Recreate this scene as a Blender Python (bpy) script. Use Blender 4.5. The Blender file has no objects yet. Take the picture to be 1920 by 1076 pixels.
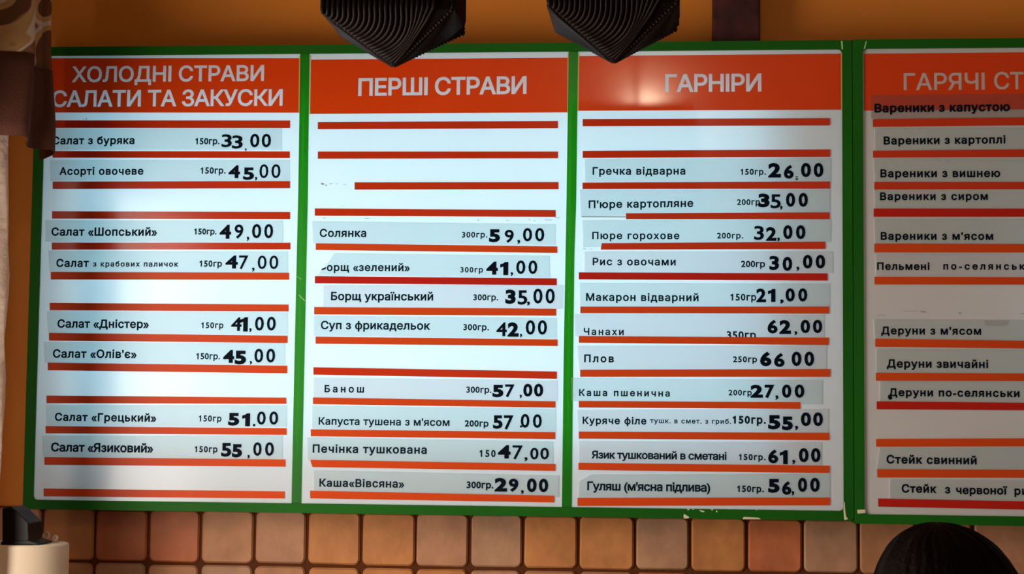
import bpy, bmesh, math, random
from mathutils import Vector, Matrix, Euler, noise
from mathutils.geometry import delaunay_2d_cdt
random.seed(7)
sc = bpy.context.scene
COL = sc.collection

# ------------------------------------------------------------------ camera, sky, light, exposure
CZ = 1.70                       # eye height
CAM = Vector((0, -3.4407, CZ))
FPX = 3500.0
cam_d = bpy.data.cameras.new('camera')
cam_d.sensor_fit = 'HORIZONTAL'; cam_d.sensor_width = 36.0
cam_d.lens = FPX / 1920 * 36.0
cam_d.clip_start = .05
cam = bpy.data.objects.new('camera', cam_d); COL.objects.link(cam)
ROT = (Matrix.Rotation(.0907389, 3, 'Z') @ Matrix.Rotation(math.pi / 2 + .0768216, 3, 'X') @ Matrix.Rotation(.0101287, 3, 'Z'))
cam.matrix_world = Matrix.Translation(CAM) @ ROT.to_4x4()
sc.camera = cam

world = bpy.data.worlds.new('world'); sc.world = world; world.use_nodes = True
bg = world.node_tree.nodes['Background']
bg.inputs[0].default_value = (1.0, .80, .66, 1); bg.inputs[1].default_value = .22

def area(name, loc, look, sx, sy, power, col):
    l = bpy.data.lights.new(name, 'AREA'); l.shape = 'RECTANGLE'; l.size = sx; l.size_y = sy
    l.energy = power; l.color = col
    o = bpy.data.objects.new(name, l); COL.objects.link(o); o.location = loc
    o.rotation_euler = (Vector(look) - Vector(loc)).to_track_quat('-Z', 'Y').to_euler()
    return o
# daylight entering by the window in the left wall
area('window_daylight', (-1.352, -1.12, 1.62), (0, -1.12, 1.62), 1.08, 1.3, 33, (1.0, .88, .78))
# fluorescent banks inside the two lightboxes (boxes are 9 cm deep, sheet at y = 0)
TUBES = []
def bank(x, z, sx, sz, power, col=(.70, .92, 1.0)):
    TUBES.append(area('fluorescent_bank', (x, .060, z), (x, -1, z), sx, sz, power, col))
bank(-.50, CZ + .30, 1.33, .66, 5.0, (.41, .82, 1.0))
bank(.84, CZ + .27, .22, .30, .45)
sc.view_settings.view_transform = 'Standard'; sc.view_settings.look = 'None'
sc.view_settings.gamma = 1; sc.view_settings.use_curve_mapping = False
sc.view_settings.exposure = 0.28

# ------------------------------------------------------------------ helpers
def ray(px, py):
    d = ROT @ Vector(((px - 960) / FPX, (538 - py) / FPX, -1.0))
    return d
def P(px, py, Y=0.0):
    d = ray(px, py); t = (Y - CAM.y) / d.y
    return CAM + d * t
def PZ(px, py, z):
    d = ray(px, py); t = (z - CAM.z) / d.z
    return CAM + d * t

MATS = {}
def mat(name, col, rough=.6, spec=.4, metal=0, bump=0, bscale=40, var=0, vscale=8, coat=0):
    m = bpy.data.materials.new(name); m.use_nodes = True
    nt = m.node_tree; b = nt.nodes['Principled BSDF']
    b.inputs['Base Color'].default_value = (*col, 1); b.inputs['Roughness'].default_value = rough
    b.inputs['Specular IOR Level'].default_value = spec; b.inputs['Metallic'].default_value = metal
    b.inputs['Coat Weight'].default_value = coat
    tc = nt.nodes.new('ShaderNodeTexCoord')
    if var:
        n = nt.nodes.new('ShaderNodeTexNoise'); n.inputs['Scale'].default_value = vscale; n.inputs['Detail'].default_value = 6
        nt.links.new(tc.outputs['Object'], n.inputs['Vector'])
        r = nt.nodes.new('ShaderNodeValToRGB')
        r.color_ramp.elements[0].position = .3; r.color_ramp.elements[1].position = .7
        r.color_ramp.elements[0].color = (*[c * (1 - var) for c in col], 1)
        r.color_ramp.elements[1].color = (*[min(1, c * (1 + var)) for c in col], 1)
        nt.links.new(n.outputs['Fac'], r.inputs['Fac']); nt.links.new(r.outputs['Color'], b.inputs['Base Color'])
    if bump:
        n2 = nt.nodes.new('ShaderNodeTexNoise'); n2.inputs['Scale'].default_value = bscale; n2.inputs['Detail'].default_value = 5
        nt.links.new(tc.outputs['Object'], n2.inputs['Vector'])
        bp = nt.nodes.new('ShaderNodeBump'); bp.inputs['Strength'].default_value = bump; bp.inputs['Distance'].default_value = .01
        nt.links.new(n2.outputs['Fac'], bp.inputs['Height']); nt.links.new(bp.outputs['Normal'], b.inputs['Normal'])
    MATS[name] = m
    return m

def film(name, col, tcol, fac, gloss=.06, rough=.25):
    """light passing sheet: diffuse front, translucent through, thin gloss"""
    m = bpy.data.materials.new(name); m.use_nodes = True
    nt = m.node_tree; nt.nodes.clear(); N = nt.nodes.new
    d = N('ShaderNodeBsdfDiffuse'); t = N('ShaderNodeBsdfTranslucent'); g = N('ShaderNodeBsdfGlossy')
    mx = N('ShaderNodeMixShader'); m2 = N('ShaderNodeMixShader'); out = N('ShaderNodeOutputMaterial')
    tc = N('ShaderNodeTexCoord'); no = N('ShaderNodeTexNoise'); no.inputs['Scale'].default_value = 9; no.inputs['Detail'].default_value = 4
    mc = N('ShaderNodeMixRGB'); mc.inputs[1].default_value = (*[c * .96 for c in col], 1); mc.inputs[2].default_value = (*[min(1, c * 1.04) for c in col], 1)
    nt.links.new(tc.outputs['Object'], no.inputs['Vector']); nt.links.new(no.outputs['Fac'], mc.inputs[0]); nt.links.new(mc.outputs[0], d.inputs[0])
    t.inputs[0].default_value = (*tcol, 1); g.inputs['Roughness'].default_value = rough; g.inputs[0].default_value = (1, 1, 1, 1)
    mx.inputs[0].default_value = fac; m2.inputs[0].default_value = gloss
    nt.links.new(d.outputs[0], mx.inputs[1]); nt.links.new(t.outputs[0], mx.inputs[2])
    nt.links.new(mx.outputs[0], m2.inputs[1]); nt.links.new(g.outputs[0], m2.inputs[2])
    nt.links.new(m2.outputs[0], out.inputs['Surface'])
    MATS[name] = m
    return m

film('acrylic', (.80, .80, .80), (.86, .90, .92), .5, .035, .18)
film('paper_strip', (.62, .61, .60), (.93, .97, .97), .90, .03, .3)
film('white_strip', (.74, .75, .75), (.95, .96, .97), .87, .03, .3)
film('orange_vinyl', (.74, .055, .005), (.62, .08, .006), .18, .028, .10)
film('clear_film', (.30, .10, .06), (.5, .3, .25), .5, .04, .2)
film('green_vinyl', (.010, .105, .008), (.02, .90, .03), .55, .025, .3)
film('white_vinyl', (.86, .74, .72), (.95, .88, .88), .75, .03, .3)
film('yellow_edge', (.75, .52, .20), (.9, .9, .4), .4, .03, .3)
film('tape_orange', (.64, .070, .011), (.6, .08, .01), .10, .007, .3)
film('tape_vermilion', (.58, .040, .009), (.5, .05, .01), .12, .018, .15)
film('tape_red', (.50, .018, .010), (.4, .02, .01), .12, .007, .3)
mat('ink', (.0015, .004, .011), .6, .05)
mat('ink_soft', (.005, .012, .022), .7, .05)
mat('frame_green', (.009, .105, .006), .5, .10, var=.15, vscale=3)
mat('box_white', (.8, .8, .8), .7)
mat('bare', (.62, .60, .40), .6)
mat('scratch', (.30, .60, .25), .6)
mat('residue', (.34, .36, .36), .8)
mat('wall_paint', (.64, .212, .022), .55, .25, bump=.08, bscale=60, var=.07, vscale=3)
mat('ceiling_paint', (.7, .6, .45), .8)
mat('floor_tile', (.22, .14, .09), .5, var=.2, vscale=3)
mat('grout', (.085, .026, .008), .9, .1, bump=.3, bscale=90)
mat('pedestal_cream', (.72, .60, .44), .45, .35, var=.03)
mat('black_plastic', (.004, .0035, .004), .35, .14)
mat('beige_ring', (.66, .48, .36), .45, .4, bump=.2, bscale=150)
mat('slat_wood', (.0048, .0022, .0014), .45, .08, var=.35, vscale=30)
mat('lamp_core', (.004, .002, .0016), .8, .05)
mat('cord', (.01, .01, .01), .6)
mat('bulb_metal', (.5, .5, .5), .3, metal=1)
mat('post_wood', (.042, .0085, .009), .6, .25, var=.6, vscale=24, bump=.2, bscale=30)
mat('border_brown', (.085, .032, .021), .85, .1, bump=.25, bscale=300, var=.1)
mat('hair_dark', (.0030, .0015, .0012), .6, .03, bump=.35, bscale=120, var=.3, vscale=25)
mat('skin', (.55, .30, .20), .55)
mat('knit', (.05, .045, .06), .9, bump=.3, bscale=200)
mat('denim', (.03, .045, .09), .9, bump=.2, bscale=200)
mat('shoe', (.02, .02, .02), .5)
mat('window_white', (.75, .73, .70), .4)
def glass():
    m = bpy.data.materials.new('window_glass'); m.use_nodes = True
    nt = m.node_tree; nt.nodes.clear(); N = nt.nodes.new
    t = N('ShaderNodeBsdfTransparent'); g = N('ShaderNodeBsdfGlossy'); g.inputs['Roughness'].default_value = .02
    mx = N('ShaderNodeMixShader'); mx.inputs[0].default_value = .06; out = N('ShaderNodeOutputMaterial')
    nt.links.new(t.outputs[0], mx.inputs[1]); nt.links.new(g.outputs[0], mx.inputs[2]); nt.links.new(mx.outputs[0], out.inputs[0])
    MATS['window_glass'] = m
glass()
def globe():
    m = bpy.data.materials.new('lit_globe'); m.use_nodes = True
    b = m.node_tree.nodes['Principled BSDF']; b.inputs['Emission Color'].default_value = (1, .80, .55, 1); b.inputs['Emission Strength'].default_value = 90
    MATS['lit_globe'] = m
globe()
def clear_tape():
    m = MATS['clear_film']; nt = m.node_tree; nt.nodes.clear(); N = nt.nodes.new; L = nt.links.new
    t = N('ShaderNodeBsdfTransparent'); t.inputs[0].default_value = (.93, .90, .89, 1); d = N('ShaderNodeBsdfDiffuse'); d.inputs[0].default_value = (.30, .24, .21, 1)
    mx = N('ShaderNodeMixShader'); mx.inputs[0].default_value = .09; out = N('ShaderNodeOutputMaterial')
    L(t.outputs[0], mx.inputs[1]); L(d.outputs[0], mx.inputs[2]); L(mx.outputs[0], out.inputs[0])
clear_tape()
def cloth(name, kind):
    m = bpy.data.materials.new(name); m.use_nodes = True
    nt = m.node_tree; nt.nodes.clear(); N = nt.nodes.new; L = nt.links.new
    d = N('ShaderNodeBsdfDiffuse'); t = N('ShaderNodeBsdfTranslucent'); mx = N('ShaderNodeMixShader'); out = N('ShaderNodeOutputMaterial')
    tc = N('ShaderNodeTexCoord')
    n = N('ShaderNodeTexNoise'); bp = N('ShaderNodeBump')
    L(tc.outputs['Object'], n.inputs['Vector'])
    if kind == 'valance':
        mp = N('ShaderNodeMapping'); mp.inputs['Scale'].default_value = (9, 9, 5.5); mp.inputs['Location'].default_value = (.55, .2, .32)
        L(tc.outputs['UV'], mp.inputs[0])
        w = N('ShaderNodeTexNoise'); w.inputs['Scale'].default_value = .75; w.inputs['Distortion'].default_value = 1.6; w.inputs['Detail'].default_value = 1.0
        L(mp.outputs[0], w.inputs['Vector'])
        r = N('ShaderNodeValToRGB'); e = r.color_ramp.elements
        e[0].position = .40; e[0].color = (.15, .065, .035, 1); e[1].position = .43; e[1].color = (.52, .31, .14, 1)
        for p, c in ((.53, (.46, .26, .11)), (.56, (.60, .48, .37)), (.61, (.55, .44, .34)), (.64, (.20, .085, .05))):
            q = e.new(p); q.color = (*c, 1)
        L(w.outputs['Fac'], r.inputs['Fac']); L(r.outputs[0], d.inputs[0]); L(r.outputs[0], t.inputs[0])
        mx.inputs[0].default_value = .15; n.inputs['Scale'].default_value = 300; bp.inputs['Strength'].default_value = .15
    else:
        d.inputs[0].default_value = (.82, .74, .66, 1); t.inputs[0].default_value = (.88, .76, .66, 1)
        mx.inputs[0].default_value = .72
        mp = N('ShaderNodeMapping'); mp.inputs['Scale'].default_value = (18, 18, 42); mp.inputs['Rotation'].default_value = (.5, .3, 0)
        L(tc.outputs['Object'], mp.inputs[0]); L(mp.outputs[0], n.inputs['Vector'])
        n.inputs['Scale'].default_value = 1.3; n.inputs['Detail'].default_value = 5; bp.inputs['Strength'].default_value = .9; bp.inputs['Distance'].default_value = .02
    L(n.outputs['Fac'], bp.inputs['Height']); L(bp.outputs['Normal'], d.inputs['Normal'])
    L(d.outputs[0], mx.inputs[1]); L(t.outputs[0], mx.inputs[2]); L(mx.outputs[0], out.inputs[0])
    MATS[name] = m
cloth('valance_print', 'valance'); cloth('sheer_white', 'sheer')
def tile_mat():
    m = bpy.data.materials.new('wall_tile'); m.use_nodes = True
    nt = m.node_tree; b = nt.nodes['Principled BSDF']; N = nt.nodes.new; L = nt.links.new
    a = N('ShaderNodeVertexColor'); a.layer_name = 'tile_tint'
    tc = N('ShaderNodeTexCoord'); n = N('ShaderNodeTexNoise'); n.inputs['Scale'].default_value = 16; n.inputs['Detail'].default_value = 8
    L(tc.outputs['Object'], n.inputs['Vector'])
    r = N('ShaderNodeMapRange'); r.inputs[1].default_value = .3; r.inputs[2].default_value = .7; r.inputs[3].default_value = .80; r.inputs[4].default_value = 1.16
    L(n.outputs['Fac'], r.inputs[0])
    mu = N('ShaderNodeMixRGB'); mu.blend_type = 'MULTIPLY'; mu.inputs[0].default_value = 1
    L(a.outputs['Color'], mu.inputs[1]); L(r.outputs[0], mu.inputs[2]); L(mu.outputs[0], b.inputs['Base Color'])
    b.inputs['Roughness'].default_value = .55; b.inputs['Specular IOR Level'].default_value = .3
    n2 = N('ShaderNodeTexNoise'); n2.inputs['Scale'].default_value = 45; bp = N('ShaderNodeBump'); bp.inputs['Strength'].default_value = .15; bp.inputs['Distance'].default_value = .01
    L(tc.outputs['Object'], n2.inputs['Vector']); L(n2.outputs['Fac'], bp.inputs['Height']); L(bp.outputs['Normal'], b.inputs['Normal'])
    MATS['wall_tile'] = m
tile_mat()

def world_loc(o):
    v = Vector((0, 0, 0))
    while o is not None:
        v = v + o.location; o = o.parent
    return v
def build(name, verts, faces, m, parent=None, smooth=False, loc=None):
    """verts in world space -> one mesh object; origin at loc (default: parent's origin or the base centre)"""
    vs = [Vector(v) for v in verts]
    if loc is None:
        if parent is None:
            lo = Vector([min(v[i] for v in vs) for i in range(3)]); hi = Vector([max(v[i] for v in vs) for i in range(3)])
            loc = Vector(((lo.x + hi.x) / 2, (lo.y + hi.y) / 2, lo.z))
        else:
            loc = sum(vs, Vector()) / len(vs)
    me = bpy.data.meshes.new(name); me.from_pydata([v - loc for v in vs], [], faces); me.update()
    me.materials.append(MATS[m] if isinstance(m, str) else m)
    if smooth:
        for p in me.polygons: p.use_smooth = True
    o = bpy.data.objects.new(name, me); COL.objects.link(o)
    if parent is not None:
        o.parent = parent; o.location = loc - world_loc(parent)
    else:
        o.location = loc
    return o
def tag(o, label=None, cat=None, group=None, kind=None):
    if label: o['label'] = label
    if cat: o['category'] = cat
    if group: o['group'] = group
    if kind: o['kind'] = kind
    return o
def thing(name, loc, label, cat, group=None):
    o = bpy.data.objects.new(name, None); COL.objects.link(o); o.location = loc; o.empty_display_size = .05
    return tag(o, label, cat, group)
def boxv(x0, x1, y0, y1, z0, z1):
    v = [(x0, y0, z0), (x1, y0, z0), (x1, y1, z0), (x0, y1, z0), (x0, y0, z1), (x1, y0, z1), (x1, y1, z1), (x0, y1, z1)]
    f = [(0, 3, 2, 1), (4, 5, 6, 7), (0, 1, 5, 4), (1, 2, 6, 5), (2, 3, 7, 6), (3, 0, 4, 7)]
    return v, f
def box(name, x0, x1, y0, y1, z0, z1, m, parent=None, bevel=0, smooth=False):
    v, f = boxv(x0, x1, y0, y1, z0, z1)
    o = build(name, v, f, m, parent)
    if bevel:
        b = o.modifiers.new('bevel', 'BEVEL'); b.width = bevel; b.segments = 3
    return o
def bm_build(name, bm, m, parent=None, smooth=True, loc=None):
    bm.verts.ensure_lookup_table(); bm.faces.ensure_lookup_table(); bm.verts.index_update()
    v = [x.co.copy() for x in bm.verts]; f = [[q.index for q in p.verts] for p in bm.faces]; bm.free()
    return build(name, v, f, m, parent, smooth, loc)
def slab(name, pts, y, m, parent, thick=.0003, wav=0, seg=1):
    """flat piece on the board from picture points (clockwise from upper left), y = its front"""
    w = [P(px, py, 0) for px, py in pts]
    n = len(w)
    v = [(p.x, y, p.z) for p in w] + [(p.x, y + thick, p.z) for p in w]
    f = [tuple(reversed(range(n))), tuple(range(n, 2 * n))] + [(i, (i + 1) % n, n + (i + 1) % n, n + i) for i in range(n)]
    return build(name, v, f, m, parent)
def tube(bm, pts, r, seg=6, r2=None, caps=True):
    pts = [Vector(p) for p in pts]; rings = []
    for i, p in enumerate(pts):
        a = pts[max(0, i - 1)]; b = pts[min(len(pts) - 1, i + 1)]
        t = (b - a).normalized(); u = t.cross(Vector((0, 0, 1)))
        if u.length < 1e-3: u = t.cross(Vector((0, 1, 0)))
        u.normalize(); w = t.cross(u)
        rr = r if not callable(r) else r(i / (len(pts) - 1))
        rings.append([bm.verts.new(p + u * (rr * math.cos(2 * math.pi * k / seg)) + w * (rr * math.sin(2 * math.pi * k / seg))) for k in range(seg)])
    for a, b in zip(rings, rings[1:]):
        for k in range(seg): bm.faces.new((a[k], a[(k + 1) % seg], b[(k + 1) % seg], b[k]))
    if caps:
        bm.faces.new(list(reversed(rings[0]))); bm.faces.new(rings[-1])
def lathe(bm, c, prof, seg=48, cap0=True, cap1=True):
    rings = [[bm.verts.new((c[0] + r * math.cos(2 * math.pi * k / seg), c[1] + r * math.sin(2 * math.pi * k / seg), z)) for k in range(seg)] for r, z in prof]
    for a, b in zip(rings, rings[1:]):
        for k in range(seg): bm.faces.new((a[k], a[(k + 1) % seg], b[(k + 1) % seg], b[k]))
    if cap0: bm.faces.new(list(reversed(rings[0])))
    if cap1: bm.faces.new(rings[-1])

# ------------------------------------------------------------------ lettering: outlines -> offset -> nonzero fill
def outline(text, space):
    c = bpy.data.curves.new('glyphs', 'FONT'); c.body = text; c.size = 1; c.resolution_u = 3
    c.fill_mode = 'NONE'; c.space_character = space
    o = bpy.data.objects.new('glyphs', c); COL.objects.link(o)
    dg = bpy.context.evaluated_depsgraph_get(); dg.update()
    me = o.evaluated_get(dg).to_mesh()
    co = [(v.co.x, v.co.y) for v in me.vertices]
    nxt = {}
    loops = []; cur = []
    adj = {}
    for e in me.edges:
        a, b = e.vertices; adj.setdefault(a, []).append(b); adj.setdefault(b, []).append(a)
    seen = set()
    for s in range(len(co)):
        if s in seen or s not in adj: continue
        lp = [s]; seen.add(s); k = s
        while True:
            n = [q for q in adj[k] if q not in seen]
            if not n: break
            k = min(n); seen.add(k); lp.append(k)
        if len(lp) > 2: loops.append([Vector(co[i]) for i in lp])
    o.evaluated_get(dg).to_mesh_clear()
    bpy.data.objects.remove(o); bpy.data.curves.remove(c)
    return loops
CAPH = max(v.y for l in outline('Н', 1) for v in l)
def clean(lp):
    out = []
    for p in lp:
        if not out or (p - out[-1]).length > 1e-4: out.append(p)
    if len(out) > 1 and (out[0] - out[-1]).length < 1e-4: out.pop()
    return out
def sarea(lp): return sum(a.x * b.y - b.x * a.y for a, b in zip(lp, lp[1:] + lp[:1])) / 2
def offset_loop(lp, d, sgn):
    n = len(lp); out = []
    for i in range(n):
        a, b, c = lp[i - 1], lp[i], lp[(i + 1) % n]
        e1 = (b - a).normalized(); e2 = (c - b).normalized()
        n1 = Vector((e1.y, -e1.x)); n2 = Vector((e2.y, -e2.x))
        m = n1 + n2
        if m.length < .3: m = n1
        m.normalize(); k = max(.5, m.dot(n1))
        out.append(b + m * (d * sgn / k))
    return out
def inside(p, lp):
    r = False
    for a, b in zip(lp, lp[1:] + lp[:1]):
        if (a.y > p.y) != (b.y > p.y) and p.x < (b.x - a.x) * (p.y - a.y) / (b.y - a.y) + a.x: r = not r
    return r
def orient(loops):
    """fonts of either winding: outer contours come out counter-clockwise, holes clockwise"""
    ar = [sarea(l) for l in loops]; out = []
    for i, l in enumerate(loops):
        c = [j for j in range(len(loops)) if j != i and abs(ar[j]) > abs(ar[i]) and inside(l[0], loops[j])]
        s = ar[max(c, key=lambda j: abs(ar[j]))] if c else ar[i]
        out.append(l if s > 0 else l[::-1])
    return out
def glyph_fill(text, space, weight):
    loops = [clean(l) for l in outline(text, space)]
    if 'I' in text:                            # bring the plain stroke I to full capital height
        for l in loops:
            if len(l) == 4 and min(p.y for p in l) < .01 and max(p.y for p in l) > .6:
                for p in l:
                    if p.y > .3: p.y = CAPH
    if '1' in text:                            # the plain stroke figure one gets its flag
        for i, l in enumerate(loops):
            xs = [p.x for p in l]; ys = [p.y for p in l]
            if len(l) == 4 and min(ys) < .01 and max(ys) > .6 and max(xs) - min(xs) < .15:
                a, b, h = min(xs), max(xs), max(ys)
                loops[i] = [Vector(q) for q in ((a, 0), (b, 0), (b, h), (a + .035, h), (a - .02, h - .07), (a - .13, h - .115), (a - .13, h - .205), (a, h - .15))]
    loops = [l for l in loops if len(l) > 2]
    if not loops: return [], []
    loops = orient(loops)
    s = 1
    if weight: loops = [offset_loop(l, weight, 1) for l in loops]
    vs = []; es = []; segs = []
    for l in loops:
        b = len(vs); n = len(l); vs += l
        es += [(b + i, b + (i + 1) % n) for i in range(n)]
        segs += [(l[i], l[(i + 1) % n]) for i in range(n)]
    ov, oe, of, *_ = delaunay_2d_cdt(vs, es, [], 0, 1e-6)
    keep = []
    for f in of:
        c = (ov[f[0]] + ov[f[1]] + ov[f[2]]) / 3
        w = 0
        for a, b in segs:
            if (a.y <= c.y) != (b.y <= c.y):
                x = a.x + (c.y - a.y) / (b.y - a.y) * (b.x - a.x)
                if x > c.x: w += 1 if b.y > a.y else -1
        if w * s > 0: keep.append(tuple(f))
    return ov, keep
GC = {}
def glyphs(text, space, weight):
    k = (text, round(space, 3), weight)
    if k not in GC: GC[k] = glyph_fill(text, space, weight)
    return GC[k]
def bbox(v): return min(p.x for p in v), max(p.x for p in v)
def write(text, x0, x1, yt, yb, weight, cap=True, tilt=0, fit=False):
    """faces for TEXT between picture x0..x1, capitals from yt to yb; returns world verts (y=0) and faces"""
    h = abs(P(x0, yb).z - P(x0, yt).z)
    X0, X1, zb = P(x0, yb).x, P(x1, yb).x, P(x0, yb).z
    sp = 1.0
    if len(text) > 2:
        l1 = bbox([v for l in outline(text, 1.0) for v in l]); l2 = bbox([v for l in outline(text, 1.3) for v in l])
        w1 = l1[1] - l1[0]; w2 = l2[1] - l2[0]; want = (X1 - X0) / h * CAPH / 1.06
        sp = 1 + .3 * (want - w1) / max(1e-6, w2 - w1); sp = min(1.6, max(.94, sp))
    v, f = glyphs(text, sp, weight)
    a, b = bbox(v)
    if fit:                                    # single cut out figures fill their own box
        lo, hi = min(p.y for p in v), max(p.y for p in v)
        v = [Vector((p.x, (p.y - lo) / (hi - lo) * CAPH)) for p in v]
    out = [Vector((X0 + (p.x - a) / (b - a) * (X1 - X0), 0, zb + tilt * (p.x - a) / (b - a) * (X1 - X0) + p.y / CAPH * h)) for p in v]
    return out, f
def lettering(name, items, y, m, parent, thick=.00025):
    V = []; F = []
    for it in items:
        v, f = write(*it)
        b = len(V); n = len(v)
        V += [Vector((p.x, y, p.z)) for p in v]
        F += [tuple(b + i for i in t) for t in f]
    # face the viewer (-Y)
    F2 = []
    for t in F:
        nrm = (V[t[1]] - V[t[0]]).cross(V[t[2]] - V[t[0]])
        F2.append(t if nrm.y < 0 else tuple(reversed(t)))
    return build(name, V, F2, m, parent)

# ------------------------------------------------------------------ the room
YW = .095                        # back wall (paint), tiles stand proud of it
XL = P(-40, 500, YW).x           # left wall
ZC, YB, XR = 3.05, -5.2, 3.4
def struct(o): o['kind'] = 'structure'; return o
struct(box('wall_back', XL - .12, XR, YW, YW + .12, 0, ZC, 'wall_paint'))
struct(box('floor', XL - .12, XR, YB, YW + .12, -.08, 0, 'floor_tile'))
struct(box('ceiling', XL - .12, XR, YB, YW + .12, ZC, ZC + .08, 'ceiling_paint'))
# left wall with a window opening
wy0, wy1, wz0, wz1 = -1.75, -.28, .95, 2.32
def wall_left():
    V = []; F = []
    for (y0, y1, z0, z1) in ((YB, wy0, 0, ZC), (wy1, YW, 0, ZC), (wy0, wy1, 0, wz0), (wy0, wy1, wz1, ZC)):
        v, f = boxv(XL - .12, XL, y0, y1, z0, z1); b = len(V); V += v; F += [tuple(i + b for i in t) for t in f]
    return struct(build('wall_left', V, F, 'wall_paint'))
wall_left()
win = thing('window_1', (XL - .06, (wy0 + wy1) / 2, wz0), None, None); win['kind'] = 'structure'
def win_frame():
    V = []; F = []
    t = .05
    for (y0, y1, z0, z1) in ((wy0, wy0 + t, wz0, wz1), (wy1 - t, wy1, wz0, wz1), (wy0 + t, wy1 - t, wz0, wz0 + t), (wy0 + t, wy1 - t, wz1 - t, wz1), ((wy0 + wy1) / 2 - .03, (wy0 + wy1) / 2 + .03, wz0 + t, wz1 - t)):
        v, f = boxv(XL - .09, XL - .03, y0, y1, z0, z1); b = len(V); V += v; F += [tuple(i + b for i in q) for q in f]
    return build('window_frame', V, F, 'window_white', win)
win_frame()
box('pane', XL - .063, XL - .057, wy0 + .05, wy1 - .05, wz0 + .05, wz1 - .05, 'window_glass', win)

# tiled lower wall: one cladding with rounded, slightly uneven tiles
def tiles():
    yf = YW - .012
    xs = [176, 276, 375.5, 475.5, 575.5, 676.5, 779, 880, 980, 1084.5, 1190, 1293.5, 1400, 1505, 1611]
    X = [P(x, 1030, yf).x for x in xs]
    pitch = (X[-1] - X[0]) / (len(X) - 1)
    while X[0] - pitch > XL: X.insert(0, X[0] - pitch)
    while X[-1] + pitch < XR: X.append(X[-1] + pitch)
    X = [XL + .001] + X + [XR - .001] if X[0] - XL > .015 else X
    zj = P(840, 1065, yf).z
    zr = [zj + .104 - .1035 * k for k in range(7)]
    tan, gry, org, red, pnk = (.40, .185, .082), (.375, .205, .115), (.46, .185, .056), (.42, .125, .045), (.41, .20, .105)
    seq = {176: red, 276: red, 375.5: tan, 475.5: pnk, 575.5: org, 676.5: org, 779: pnk, 880: gry, 980: org, 1084.5: org, 1190: gry, 1293.5: org, 1400: red, 1505: gry, 1611: tan}
    keys = {round(P(k, 1030, yf).x, 4): v for k, v in seq.items()}
    rnd = random.Random(3)
    V = []; F = []; C = []
    for r in range(len(zr) - 1):
        for a, b in zip(X, X[1:]):
            if b - a < .02: continue
            g = .0028
            j = lambda: rnd.uniform(-.0012, .0012)
            x0, x1, z0, z1 = a + g + j(), b - g + j(), zr[r + 1] + g + j(), zr[r] - g + j()
            col = keys.get(round(a, 4)) if r == 0 else None
            if col is None: col = rnd.choice((tan, gry, org, org, pnk, red))
            R = .011
            def loop(ins, y):
                o = []
                for (cx, cz, a0) in ((x1 - R, z1 - R, 0), (x0 + R, z1 - R, 90), (x0 + R, z0 + R, 180), (x1 - R, z0 + R, 270)):
                    for k in range(5):
                        t = math.radians(a0 + 22.5 * k); rr = R - ins
                        wob = .0009 * noise.noise(Vector(((cx + rr * math.cos(t)) * 60, r * 3.1, (cz + rr * math.sin(t)) * 60)))
                        o.append((cx + (rr + wob) * math.cos(t), y, cz + (rr + wob) * math.sin(t)))
                return o
            bs = len(V); L0, L1, L2 = loop(0, YW), loop(0, yf + .004), loop(.0032, yf)
            n = len(L0); V += L0 + L1 + L2
            nf = 0
            for k in range(2):
                for i in range(n):
                    F.append((bs + k * n + i, bs + (k + 1) * n + i, bs + (k + 1) * n + (i + 1) % n, bs + k * n + (i + 1) % n)); nf += 1
            F.append(tuple(reversed(range(bs + 2 * n, bs + 3 * n)))); nf += 1
            C += [col] * nf
    wb = bpy.data.objects['wall_back']
    o = build('tile_cladding', V, F, 'wall_tile', wb)
    at = o.data.color_attributes.new('tile_tint', 'FLOAT_COLOR', 'CORNER')
    for p, c in zip(o.data.polygons, C):
        for li in p.loop_indices: at.data[li].color = (*c, 1)
    # bed of grout behind the tiles
    box('grout_bed', XL, XR, YW - .006, YW, zr[-1], zr[0], 'grout', wb)
tiles()

# ------------------------------------------------------------------ menu boards
ZM = {'a1': (60, 80, 3.5865), 'a2': (60, 360, 3.5865), 'a3': (60, 640, 3.471), 'b1': (560, 90, 3.5865), 'b2': (560, 370, 3.5865), 'b3': (560, 660, 3.5865),
      'c1': (1060, 80, 3.5556), 'c2': (1060, 340, 3.4704), 'c3': (1060, 640, 3.1648), 'd1': (1560, 80, 3.586), 'd2': (1560, 360, 3.586), 'd3': (1560, 640, 2.989), 'p': (0, 0, 1)}
def zx(k, x): return ZM[k][0] + x / ZM[k][2]
def zy(k, y): return ZM[k][1] + y / ZM[k][2]
def zp(k, pts): return [(zx(k, x), zy(k, y)) for x, y in pts]

def ring(name, outer, inner, y0, y1, m, parent, rad_o=.004, rad_i=.0):
    """rectangular frame (x0,x1,z0,z1 outer / inner) from y0 (front) to y1"""
    def rr(r, rad, n=5):
        x0, x1, z0, z1 = r; o = []
        for (cx, cz, a0) in ((x1 - rad, z1 - rad, 0), (x0 + rad, z1 - rad, 90), (x0 + rad, z0 + rad, 180), (x1 - rad, z0 + rad, 270)):
            for k in range(n):
                t = math.radians(a0 + 90 / (n - 1) * k); o.append((cx + rad * math.cos(t), cz + rad * math.sin(t)))
        return o
    A = rr(outer, rad_o); B = rr(inner, rad_i); n = len(A)
    V = [(x, y0, z) for x, z in A] + [(x, y0, z) for x, z in B] + [(x, y1, z) for x, z in A] + [(x, y1, z) for x, z in B]
    F = []
    for i in range(n):
        j = (i + 1) % n
        F += [(i, n + i, n + j, j), (2 * n + i, 2 * n + j, 3 * n + j, 3 * n + i), (i, j, 2 * n + j, 2 * n + i), (n + i, 3 * n + i, 3 * n + j, n + j)]
    return build(name, V, F, m, parent)

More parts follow.
